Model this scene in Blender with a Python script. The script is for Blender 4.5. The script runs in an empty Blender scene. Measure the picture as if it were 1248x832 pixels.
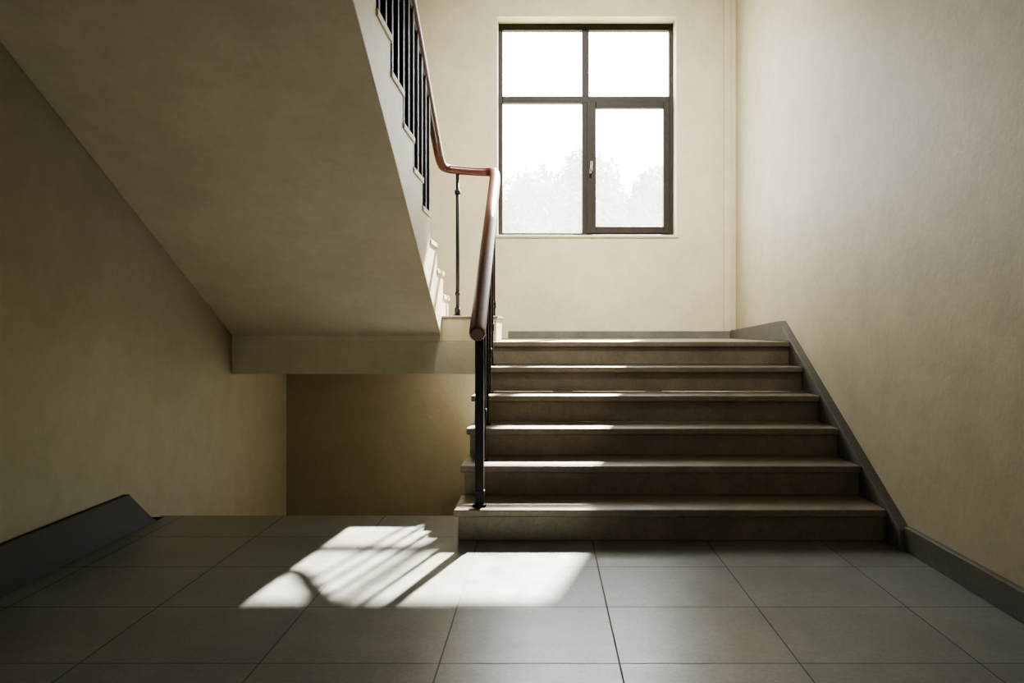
import bpy, bmesh, math, random
from mathutils import Vector, Matrix
random.seed(4)
sc = bpy.context.scene
XR, XL, YB = 1.626, -2.02, 6.88
EYE = 0.985
# ------------------------------------------------------------------ materials
def mat_new(name):
    m = bpy.data.materials.new(name); m.use_nodes = True
    nt = m.node_tree; b = nt.nodes['Principled BSDF']
    return m, nt, b
def noise(nt, scale, detail=6, rough=0.6, vec=None):
    n = nt.nodes.new('ShaderNodeTexNoise'); n.inputs['Scale'].default_value = scale
    n.inputs['Detail'].default_value = detail; n.inputs['Roughness'].default_value = rough
    if vec: nt.links.new(vec, n.inputs['Vector'])
    return n
def ramp(nt, fac, stops):
    r = nt.nodes.new('ShaderNodeValToRGB'); nt.links.new(fac, r.inputs[0])
    e = r.color_ramp.elements
    e[0].position, e[0].color = stops[0][0], (*stops[0][1], 1)
    e[1].position, e[1].color = stops[-1][0], (*stops[-1][1], 1)
    for p, c in stops[1:-1]:
        x = e.new(p); x.color = (*c, 1)
    return r
def mixc(nt, a, b, fac, mode='MIX'):
    m = nt.nodes.new('ShaderNodeMix'); m.data_type = 'RGBA'; m.blend_type = mode
    for s, v in ((m.inputs[0], fac), (m.inputs[6], a), (m.inputs[7], b)):
        if hasattr(v, 'is_linked'): nt.links.new(v, s)
        else: s.default_value = v if not isinstance(v, tuple) else (*v, 1)
    return m.outputs[2]
def coord(nt):
    return nt.nodes.new('ShaderNodeTexCoord').outputs['Object']
def bump(nt, b, h, strength, dist=0.01):
    n = nt.nodes.new('ShaderNodeBump'); n.inputs['Strength'].default_value = strength
    n.inputs['Distance'].default_value = dist
    nt.links.new(h, n.inputs['Height']); nt.links.new(n.outputs[0], b.inputs['Normal'])

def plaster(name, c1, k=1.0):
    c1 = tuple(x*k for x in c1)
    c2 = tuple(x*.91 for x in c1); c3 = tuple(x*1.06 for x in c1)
    m, nt, b = mat_new(name); v = coord(nt)
    big = noise(nt, 1.3, 8, .65, v); fine = noise(nt, 26, 8, .7, v); mid = noise(nt, 5, 8, .7, v)
    r = ramp(nt, big.outputs[0], [(.3, c2), (.55, c1), (.75, c3)])
    r2 = ramp(nt, mid.outputs[0], [(.35, (.88, .88, .87)), (.62, (1, 1, 1))])
    r3 = ramp(nt, fine.outputs[0], [(.3, (.94, .94, .93)), (.6, (1, 1, 1))])
    c = mixc(nt, r.outputs[0], r2.outputs[0], .85, 'MULTIPLY')
    nt.links.new(mixc(nt, c, r3.outputs[0], .8, 'MULTIPLY'), b.inputs['Base Color'])
    b.inputs['Roughness'].default_value = .55
    b.inputs['Specular IOR Level'].default_value = .4
    s = nt.nodes.new('ShaderNodeMath'); s.operation = 'MULTIPLY_ADD'
    nt.links.new(mid.outputs[0], s.inputs[0]); s.inputs[1].default_value = 1.5
    nt.links.new(fine.outputs[0], s.inputs[2])
    bump(nt, b, s.outputs[0], .2, .010)
    return m
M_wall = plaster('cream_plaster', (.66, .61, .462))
M_left = plaster('left_plaster_shade', (.35, .305, .222))  # left wall's shade painted in as a darker copy of the plaster
M_soff = plaster('soffit_plaster', (.70, .635, .49))
M_well = plaster('well_plaster_shade', (.34, .285, .195))  # shadow below the landing put into the well walls' base colour

def stone(name, dark, light, rough=.45, tile=None):
    m, nt, b = mat_new(name); v = coord(nt)
    big = noise(nt, 2.2, 6, .6, v); sp = noise(nt, 70, 3, .6, v); md = noise(nt, 9, 6, .65, v)
    r = ramp(nt, big.outputs[0], [(.25, dark), (.75, light)])
    r2 = ramp(nt, md.outputs[0], [(.28, (.80, .80, .80)), (.72, (1.14, 1.14, 1.14))])
    r3 = ramp(nt, sp.outputs[0], [(.3, (.84, .84, .84)), (.7, (1.12, 1.12, 1.12))])
    c = mixc(nt, r.outputs[0], r2.outputs[0], .9, 'MULTIPLY')
    c = mixc(nt, c, r3.outputs[0], .9, 'MULTIPLY')
    rr = nt.nodes.new('ShaderNodeMapRange'); nt.links.new(md.outputs[0], rr.inputs[0])
    rr.inputs[1].default_value = .3; rr.inputs[2].default_value = .7
    rr.inputs[3].default_value = rough - .02; rr.inputs[4].default_value = rough + .05
    nt.links.new(rr.outputs[0], b.inputs['Roughness'])
    if tile:
        mp = nt.nodes.new('ShaderNodeMapping'); nt.links.new(v, mp.inputs[0])
        mp.inputs['Location'].default_value = tile
        br = nt.nodes.new('ShaderNodeTexBrick'); nt.links.new(mp.outputs[0], br.inputs['Vector'])
        br.offset = 0; br.squash = 1
        br.inputs['Scale'].default_value = 1
        br.inputs['Brick Width'].default_value = .53; br.inputs['Row Height'].default_value = .48
        br.inputs['Mortar Size'].default_value = .0026; br.inputs['Mortar Smooth'].default_value = .1
        br.inputs['Color1'].default_value = (.9, .9, .9, 1); br.inputs['Color2'].default_value = (1.08, 1.08, 1.08, 1)
        br.inputs['Mortar'].default_value = (.52, .52, .50, 1)
        c = mixc(nt, c, br.outputs['Color'], 1.0, 'MULTIPLY')
        # grout is rougher than the polished tile
        ad = nt.nodes.new('ShaderNodeMath'); ad.operation = 'MULTIPLY_ADD'
        nt.links.new(br.outputs['Fac'], ad.inputs[0]); ad.inputs[1].default_value = .5; nt.links.new(rr.outputs[0], ad.inputs[2])
        nt.links.new(ad.outputs[0], b.inputs['Roughness'])
        b.inputs['Specular IOR Level'].default_value = .62
        soft = noise(nt, 6, 2, .4, v)
        mm = nt.nodes.new('ShaderNodeMath'); mm.operation = 'MULTIPLY_ADD'
        nt.links.new(br.outputs['Fac'], mm.inputs[0]); mm.inputs[1].default_value = -.5
        nt.links.new(soft.outputs[0], mm.inputs[2]); h = mm.outputs[0]
        bump(nt, b, h, .2, .003)
    else:
        bump(nt, b, sp.outputs[0], .1, .001)
    nt.links.new(c, b.inputs['Base Color'])
    return m
M_floor = stone('grey_floor_tile', (.18, .19, .18), (.26, .272, .258), .315, (-.22 + .53*8, -2.85 + .48*12, 0))
M_step = stone('terrazzo_step', (.20, .172, .13), (.285, .25, .197), .38)
M_base = stone('skirting_cement', (.125, .122, .11), (.18, .177, .162), .5)
M_base2 = stone('skirting_cement_shade', (.022, .02, .018), (.036, .034, .03), .65)  # left skirting: same cement, colour darkened to stand in for shade

def simple(name, col, rough, metal=0, coat=0, spec=.5):
    m, nt, b = mat_new(name); v = coord(nt)
    n = noise(nt, 30, 6, .7, v)
    r = ramp(nt, n.outputs[0], [(.3, tuple(x*.75 for x in col)), (.7, tuple(min(1, x*1.2) for x in col))])
    nt.links.new(r.outputs[0], b.inputs['Base Color'])
    b.inputs['Roughness'].default_value = rough; b.inputs['Metallic'].default_value = metal
    b.inputs['Coat Weight'].default_value = coat; b.inputs['Specular IOR Level'].default_value = spec
    bump(nt, b, n.outputs[0], .12, .003)
    return m
M_iron = simple('black_painted_iron', (.010, .010, .011), .5, spec=.3)
M_rail = simple('red_brown_handrail', (.105, .026, .017), .36, 0, .15)
M_frame = simple('dark_brown_window_frame', (.026, .02, .018), .5, spec=.3)
M_metal = simple('latch_metal', (.2, .19, .17), .45, 1)
M_bark = simple('bark', (.14, .12, .09), .9)
M_leaf = simple('leaf', (.09, .14, .075), .7, spec=.2)
M_ground = simple('grass_ground', (.18, .22, .1), .9)
# dusty glass
m, nt, b = mat_new('dusty_glass'); nt.nodes.remove(b)
out = nt.nodes['Material Output']
tr = nt.nodes.new('ShaderNodeBsdfTransparent'); tl = nt.nodes.new('ShaderNodeBsdfTranslucent'); gl = nt.nodes.new('ShaderNodeBsdfGlossy')
tl.inputs[0].default_value = (.95, .97, 1, 1); gl.inputs['Roughness'].default_value = .05
mx = nt.nodes.new('ShaderNodeMixShader'); mx2 = nt.nodes.new('ShaderNodeMixShader')
n = noise(nt, 3, 4, .6, coord(nt)); mr = nt.nodes.new('ShaderNodeMapRange'); nt.links.new(n.outputs[0], mr.inputs[0])
mr.inputs[3].default_value = .08; mr.inputs[4].default_value = .18
nt.links.new(mr.outputs[0], mx.inputs[0]); nt.links.new(tr.outputs[0], mx.inputs[1]); nt.links.new(tl.outputs[0], mx.inputs[2])
mx2.inputs[0].default_value = .05; nt.links.new(mx.outputs[0], mx2.inputs[1]); nt.links.new(gl.outputs[0], mx2.inputs[2])
nt.links.new(mx2.outputs[0], out.inputs[0]); M_glass = m

# ------------------------------------------------------------------ mesh helpers
def box(bm, x0, x1, y0, y1, z0, z1, mi=0):
    vs = [bm.verts.new(p) for p in ((x0,y0,z0),(x1,y0,z0),(x1,y1,z0),(x0,y1,z0),(x0,y0,z1),(x1,y0,z1),(x1,y1,z1),(x0,y1,z1))]
    for f in ((0,3,2,1),(4,5,6,7),(0,1,5,4),(1,2,6,5),(2,3,7,6),(3,0,4,7)):
        fc = bm.faces.new([vs[i] for i in f]); fc.material_index = mi
def prism(bm, pts, x0, x1, mi=0):
    a = [bm.verts.new((x0, y, z)) for y, z in pts]; c = [bm.verts.new((x1, y, z)) for y, z in pts]
    n = len(pts); fs = [bm.faces.new(a), bm.faces.new(c[::-1])]
    for i in range(n): fs.append(bm.faces.new((a[i], c[i], c[(i+1) % n], a[(i+1) % n])))
    for f in fs: f.material_index = mi
def cyl(bm, p0, p1, r, seg=12, mi=0, r2=None):
    p0, p1 = Vector(p0), Vector(p1); d = p1 - p0
    M = Matrix.Translation((p0+p1)/2) @ d.to_track_quat('Z', 'Y').to_matrix().to_4x4()
    res = bmesh.ops.create_cone(bm, cap_ends=True, segments=seg, radius1=r, radius2=r if r2 is None else r2, depth=d.length, matrix=M)
    for v in res['verts']:
        for f in v.link_faces: f.material_index = mi; f.smooth = len(f.verts) == 4
def finish(bm, name, mats, parent=None, bevel=0, tri=False):
    bmesh.ops.recalc_face_normals(bm, faces=bm.faces)
    me = bpy.data.meshes.new(name); bm.to_mesh(me); bm.free()
    o = bpy.data.objects.new(name, me); sc.collection.objects.link(o)
    for mm in mats: me.materials.append(mm)
    if parent: o.parent = parent
    if bevel:
        md = o.modifiers.new('bevel', 'BEVEL'); md.width = bevel; md.segments = 2; md.limit_method = 'ANGLE'
    return o
def empty(name):
    e = bpy.data.objects.new(name, None); sc.collection.objects.link(e); return e

# ------------------------------------------------------------------ room shell
TOP = 6.2; BACK = -2.6; PIT = -1.05
FE = 4.24   # edge of the floor where the descending flight starts
bm = bmesh.new()
box(bm, XL, XR, BACK, FE, -.2, 0)
box(bm, -.40, XR, FE, 5.25, -.2, 0)
finish(bm, 'floor', [M_floor])
bm = bmesh.new(); box(bm, XR, XR+.2, BACK-.2, YB+.25, PIT-.2, TOP); finish(bm, 'wall_right', [M_wall])
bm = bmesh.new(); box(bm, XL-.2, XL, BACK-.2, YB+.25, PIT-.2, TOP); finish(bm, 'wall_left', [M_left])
bm = bmesh.new(); box(bm, XL, XR, BACK-.2, BACK, -.2, TOP); finish(bm, 'wall_front', [M_wall])
bm = bmesh.new(); box(bm, XL-.2, XR+.2, BACK-.2, YB+.25, TOP, TOP+.2); finish(bm, 'ceiling', [M_wall])
# window wall with opening
WX0, WX1, WZ0, WZ1 = -.406, 1.122, 1.77, 3.647
bm = bmesh.new()
box(bm, XL, WX0, YB, YB+.25, .6, TOP); box(bm, WX1, XR, YB, YB+.25, .6, TOP)
box(bm, WX0, WX1, YB, YB+.25, .6, WZ0); box(bm, WX0, WX1, YB, YB+.25, WZ1, TOP)
finish(bm, 'wall_back', [M_wall])
bm = bmesh.new(); box(bm, WX0-.02, WX1+.02, YB-.012, YB+.165, WZ0-.012, WZ0+.012); finish(bm, 'trim_1', [M_wall], bevel=.004)
# pipe chase in the corner
bm = bmesh.new(); box(bm, 1.525, XR, YB-.025, YB, .9, TOP); cyl(bm, (1.590, YB-.034, .97), (1.590, YB-.034, TOP), .009)
finish(bm, 'trim_2', [M_wall], bevel=.006)
# well below the landing
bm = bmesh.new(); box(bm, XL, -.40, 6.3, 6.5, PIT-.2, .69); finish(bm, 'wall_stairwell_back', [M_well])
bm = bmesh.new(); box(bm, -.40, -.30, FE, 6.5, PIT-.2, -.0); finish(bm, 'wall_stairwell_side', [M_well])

# landing
bm = bmesh.new()
box(bm, XL, XR, 5.2, YB, .69, .865, 1)
box(bm, XL, -.42, 5.2, 5.42, .865, .90, 1)
box(bm, XL, -.42, 5.42, YB, .865, .90, 0)
box(bm, -.42, XR, 5.23, YB, .865, .90, 0)
finish(bm, 'landing', [M_step, M_wall])
# floor slab of upper storey
bm = bmesh.new(); box(bm, XL, XR, BACK, 1.7, 2.69, 3.15); finish(bm, 'ceiling_upper_slab', [M_wall])

# ------------------------------------------------------------------ lower flight
R, T, Z1 = .15, .30, 3.71
SX0, SX1 = -.415, 1.575
bm = bmesh.new()
for i in range(1, 7):
    y = Z1 + (i-1)*T
    # last riser block reaches just past the landing front so no plaster shows
    box(bm, SX0+.012, SX1, y+.022 if i < 6 else 5.19, 5.199 if i < 6 else 5.228, (i-1)*R, i*R-.034, 0)
    box(bm, SX0-.006, SX1, y if i < 6 else 5.172, min(y+T+.03, 5.228), i*R-.034, i*R, 0)
finish(bm, 'staircase', [M_step], bevel=.006)
# stringer skirting on the right wall
bm = bmesh.new()
prism(bm, [(3.58, 0), (3.58, .09), (5.43, 1.035), (YB, .965), (YB, .90), (5.2, .90), (5.2, 0)], SX1, XR)
finish(bm, 'trim_3', [M_base], bevel=.003)
bm = bmesh.new(); box(bm, XR-.03, XR, BACK, 3.58, 0, .105); finish(bm, 'baseboard_right', [M_base], bevel=.004)
bm = bmesh.new(); box(bm, -.31, SX1, YB-.03, YB, .90, .962); finish(bm, 'baseboard_back', [M_base], bevel=.003)
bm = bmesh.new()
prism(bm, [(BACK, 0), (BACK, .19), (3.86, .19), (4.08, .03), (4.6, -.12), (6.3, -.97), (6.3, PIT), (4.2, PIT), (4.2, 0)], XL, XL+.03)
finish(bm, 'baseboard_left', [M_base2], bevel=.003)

# ------------------------------------------------------------------ descending flight
bm = bmesh.new()
for i in range(1, 7):
    y = FE + (i-1)*T
    box(bm, XL+.03, -.40, y+.02, y+T+.02, PIT-.15, -i*R-.034, 0)
    box(bm, XL+.03, -.40, y, y+T+.02, -i*R-.034, -i*R, 0)
box(bm, XL, -.40, FE+6*T, 6.3, PIT-.2, PIT, 0)
finish(bm, 'staircase.001', [M_step])

# ------------------------------------------------------------------ upper flight
UX = -.67
prof = [(5.2, .90), (5.6, .90), (5.6, 1.2)]
for k in range(13):
    z = 1.2 + R*k; y = 5.6 - T*k
    prof += [(y - T, z), (y - T, z + R)]
prof += [(1.7, 2.69), (5.2, .94)]
bm = bmesh.new()
prism(bm, prof, XL, UX, 0)
for f in bm.faces: f.material_index = 0
box(bm, XL, UX, 5.6, 5.9, .90, 1.05, 0)
for k in range(14):   # tread caps overhang a little
    z = 1.2 + R*k; y = 5.6 - T*k
    if k < 13: box(bm, XL, UX+.008, y-T+.001, y+.02, z-.022, z+.008, 1)
finish(bm, 'staircase.002', [M_soff, M_wall], bevel=.004)
# curb at turn of stairs
bm = bmesh.new(); box(bm, UX, -.315, 5.24, 5.9, .90, 1.05, 0); box(bm, UX, -.305, 5.23, 5.91, 1.05, 1.066, 1)
finish(bm, 'landing_curb', [M_wall, M_step], bevel=.004)

# ------------------------------------------------------------------ railing
rail = empty('stair_railing')
def chaikin(p, n=3):
    for _ in range(n):
        q = [p[0]]
        for a, c in zip(p, p[1:]):
            q += [tuple(a[i]*.75+c[i]*.25 for i in range(len(a))), tuple(a[i]*.25+c[i]*.75 for i in range(len(a)))]
        p = q + [p[-1]]
    return p
def tube(pts, name, r0):
    cu = bpy.data.curves.new(name, 'CURVE'); cu.dimensions = '3D'; cu.bevel_depth = 1; cu.bevel_resolution = 6; cu.use_fill_caps = True
    s = cu.splines.new('POLY'); s.points.add(len(pts)-1)
    for i, p in enumerate(pts):
        s.points[i].co = (p[0], p[1], p[2], 1); s.points[i].radius = p[3]*r0
    s.use_smooth = True
    o = bpy.data.objects.new(name, cu); sc.collection.objects.link(o)
    dg = bpy.context.evaluated_depsgraph_get(); me = bpy.data.meshes.new_from_object(o.evaluated_get(dg))
    bpy.data.objects.remove(o)
    o = bpy.data.objects.new(name, me); sc.collection.objects.link(o); o.parent = rail
    me.materials.clear(); me.materials.append(M_rail)
    for p in me.polygons: p.use_smooth = True; p.material_index = 0
    return o
def lower_rail(y):   # x,z of the lower rail centre at depth y
    t = (y-3.62)/(5.6-3.62); return (-.303 - .04*t, .965 + 1.085*t)
def upper_rail(y): return 2.12 + .5*(5.55-y)
xe, ze = lower_rail(5.62)
path = [(*((lower_rail(3.60)[0], 3.60, .955)), .80), (lower_rail(3.615)[0], 3.615, .962, 1.0), (lower_rail(3.68)[0], 3.68, lower_rail(3.68)[1], 1.0),
        (lower_rail(5.3)[0], 5.3, lower_rail(5.3)[1], 1.0), (xe, 5.60, ze, .95), (xe-.03, 5.70, ze+.03, .85),
        (xe-.12, 5.70, ze+.03, .78), (-.62, 5.69, ze+.04, .78), (-.70, 5.68, ze+.05, .8), (-.72, 5.60, 2.12, .85),
        (-.72, 5.4, upper_rail(5.4), .85), (-.72, 4.0, upper_rail(4.0), .85), (-.72, 1.75, upper_rail(1.75), .85)]
tube(chaikin(path, 3), 'handrail', .038)
bm = bmesh.new()
def bar(bm, x, y, z0, z1, w=.018):
    box(bm, x-w/2, x+w/2, y-w/2, y+w/2, z0, z1)
# newel of the lower flight
x, z = lower_rail(3.79)
bar(bm, x, 3.79, .15, z-.02, .04); box(bm, x-.03, x+.03, 3.76, 3.82, .15, .162); bar(bm, x, 3.79, .20, .225, .048)
k = 0
for i in range(1, 7):
    for dy in (.16,):
        y = Z1 + (i-1)*T + dy
        if i == 1 and dy < .2: continue
        x, z = lower_rail(y)
        bar(bm, x, y, i*R, z-.02, .018)
        cyl(bm, (x, y, i*R+.22), (x, y, i*R+.27), .014, 10)
        cyl(bm, (x, y, i*R), (x, y, i*R+.012), .022, 12)
# flat bar under handrail
for ya, yb in ((3.72, 5.55),):
    xa, za = lower_rail(ya); xb, zb = lower_rail(yb)
    cyl(bm, (xa, ya, za-.036), (xb, yb, zb-.036), .012, 8)
# turn post
px, py = -.616, 5.69
cyl(bm, (px, py, 1.066), (px, py, 2.07), .0125); cyl(bm, (px, py, 1.066), (px, py, 1.08), .034)
cyl(bm, (px, py, 1.08), (px, py, 1.13), .02); cyl(bm, (px, py, 1.93), (px, py, 1.96), .02); cyl(bm, (px, py, 1.22), (px, py, 1.24), .018)
# upper flight balusters
y = 4.93
while y > 1.8:
    kk = math.floor((5.6 - y)/T + 1e-6); z0 = 1.2 + R*kk
    bar(bm, -.72, y, z0+.008, upper_rail(y)-.02, .032)
    y -= .15
cyl(bm, (-.72, 5.3, upper_rail(5.3)-.035), (-.72, 1.8, upper_rail(1.8)-.035), .012, 8)
finish(bm, 'balusters', [M_iron], rail)

# ------------------------------------------------------------------ window (metres)
win = empty('window_1')
FY0, FY1 = YB+.165, YB+.225
bm = bmesh.new()
x0, x1, z0, z1 = WX0, WX1, WZ0, WZ1
gl0, gm0, gm1, gr1 = -.370, .327, .385, 1.086
zt, tt, tb, zb = 3.591, 3.012, 2.955, 1.819
box(bm, x0, gl0, FY0, FY1, z0, z1); box(bm, gr1, x1, FY0, FY1, z0, z1)
box(bm, gl0, gr1, FY0, FY1, zt, z1); box(bm, gl0, gr1, FY0, FY1, z0, zb)
box(bm, gl0, gr1, FY0-.004, FY1, tb, tt)
box(bm, gm0, gm1, FY0-.002, FY1, zb, zt)
finish(bm, 'frame', [M_frame], win, bevel=.004)
bm = bmesh.new()
sx0, sx1, sz0, sz1 = .446, 1.035, 1.873, 2.905
a0, a1, c0, c1 = .367, gr1, zb-.005, tb+.005
SY0, SY1 = FY0-.02, FY0+.03
box(bm, a0, sx0, SY0, SY1, c0, c1); box(bm, sx1, a1, SY0, SY1, c0, c1)
box(bm, sx0, sx1, SY0, SY1, c0, sz0); box(bm, sx0, sx1, SY0, SY1, sz1, c1)
finish(bm, 'casement_sash', [M_frame], win, bevel=.004)
bm = bmesh.new()
hx, hz = .406, 2.401
box(bm, hx-.012, hx+.012, SY0-.008, SY0, hz-.04, hz+.04)
cyl(bm, (hx, SY0-.03, hz+.015), (hx, SY0, hz+.015), .008)
cyl(bm, (hx, SY0-.03, hz+.02), (hx-.01, SY0-.035, hz-.075), .008)
finish(bm, 'latch', [M_metal], win)
bm = bmesh.new()
def pane(a, c, d, e, y):
    vs = [bm.verts.new(p) for p in ((a, y, d), (c, y, d), (c, y, e), (a, y, e))]; bm.faces.new(vs)
pane(gl0, gm0, tt, zt, FY1-.02); pane(gm1, gr1, tt, zt, FY1-.02); pane(gl0, gm0, zb, tb, FY1-.02); pane(sx0, sx1, sz0, sz1, SY0+.03)
finish(bm, 'glass_panes', [M_glass], win)

# ------------------------------------------------------------------ outside
bm = bmesh.new()
box(bm, -40, 40, YB+.6, 80, -.5, -.3); finish(bm, 'ground', [M_ground])
def tree(name, x, y, h, spread, seed):
    rnd = random.Random(seed); root = empty(name)
    bm = bmesh.new(); cyl(bm, (x, y, -.3), (x, y, h*.6), .16, 12, 0, .08)
    bl = bmesh.new()
    for c in range(34):
        a = rnd.uniform(0, 6.28); rr = spread*math.sqrt(rnd.random())
        cz = h*(.42 + .5*rnd.random()*(1-.45*rr/spread)); C = Vector((x+rr*math.cos(a), y+rr*math.sin(a)*.6, cz))
        cyl(bm, (x, y, h*rnd.uniform(.3, .58)), C, .035, 6, 0, .01)
        cr = rnd.uniform(.3, .6)
        for l in range(280):
            d = Vector((rnd.gauss(0, 1), rnd.gauss(0, 1), rnd.gauss(0, .8))).normalized()*cr*rnd.random()**.4
            p = C + d; s = rnd.uniform(.04, .085)
            u = Vector((rnd.gauss(0,1), rnd.gauss(0,1), rnd.gauss(0,1))).normalized(); w = u.orthogonal().normalized()
            vs = [bl.verts.new(p+q) for q in (u*s*1.6, w*s*.6, -u*s*1.6, -w*s*.6)]; bl.faces.new(vs)
    finish(bm, 'trunk', [M_bark], root); finish(bl, 'foliage', [M_leaf], root)
tree('tree', .30, 13.5, 4.7, .9, 1)
tree('tree.001', 1.95, 14.5, 4.5, .7, 2)

# ------------------------------------------------------------------ light
w = bpy.data.worlds.new('world'); sc.world = w; w.use_nodes = True
bg = w.node_tree.nodes['Background']; bg.inputs[0].default_value = (.97, .985, 1, 1); bg.inputs[1].default_value = 14
sd = Vector((-.26, -1, -.86)).normalized()
L = bpy.data.lights.new('sun', 'SUN'); L.energy = 70; L.angle = math.radians(1.3); L.color = (1, .925, .79)
o = bpy.data.objects.new('sun', L); sc.collection.objects.link(o); o.rotation_euler = sd.to_track_quat('-Z', 'Y').to_euler(); o.location = (3, 16, 12)
P = bpy.data.lights.new('window_portal', 'AREA'); P.shape = 'RECTANGLE'; P.size = WX1-WX0; P.size_y = WZ1-WZ0
P.cycles.is_portal = True
o = bpy.data.objects.new('window_portal', P); sc.collection.objects.link(o)
o.location = ((WX0+WX1)/2, YB+.26, (WZ0+WZ1)/2); o.rotation_euler = (math.radians(-90), 0, 0)
def area(name, loc, aim, sx, sy, e, col, spread=180):
    A = bpy.data.lights.new(name, 'AREA'); A.shape = 'RECTANGLE'; A.size = sx; A.size_y = sy; A.energy = e; A.color = col; A.spread = math.radians(spread)
    o = bpy.data.objects.new(name, A); sc.collection.objects.link(o); o.location = loc
    o.rotation_euler = (Vector(aim)-Vector(loc)).to_track_quat('-Z', 'Y').to_euler(); return o
area('upper_fill', (.35, 2.9, 5.2), (.35, YB, 1.9), 1.4, .7, 62, (1, .95, .82), 62)  # added fill light for the back wall, no opening modelled above
area('rear_fill', (-.5, -2.4, 1.7), (.7, 6, 1.3), 1.8, 1.4, 3.6, (1, .95, .85), 80)  # added fill behind the camera for risers and beam, no window there

# ------------------------------------------------------------------ camera
cd = bpy.data.cameras.new('camera'); cam = bpy.data.objects.new('camera', cd); sc.collection.objects.link(cam)
cd.sensor_width = 36; cd.lens = 28.33; cd.clip_start = .05
cd.shift_x = -.03205; cd.shift_y = -.01282
cam.location = (0, 0, EYE); cam.rotation_euler = (math.radians(90), 0, 0)
sc.camera = cam
sc.view_settings.view_transform = 'AgX'
sc.view_settings.look = 'AgX - Medium High Contrast'
sc.view_settings.exposure = 0
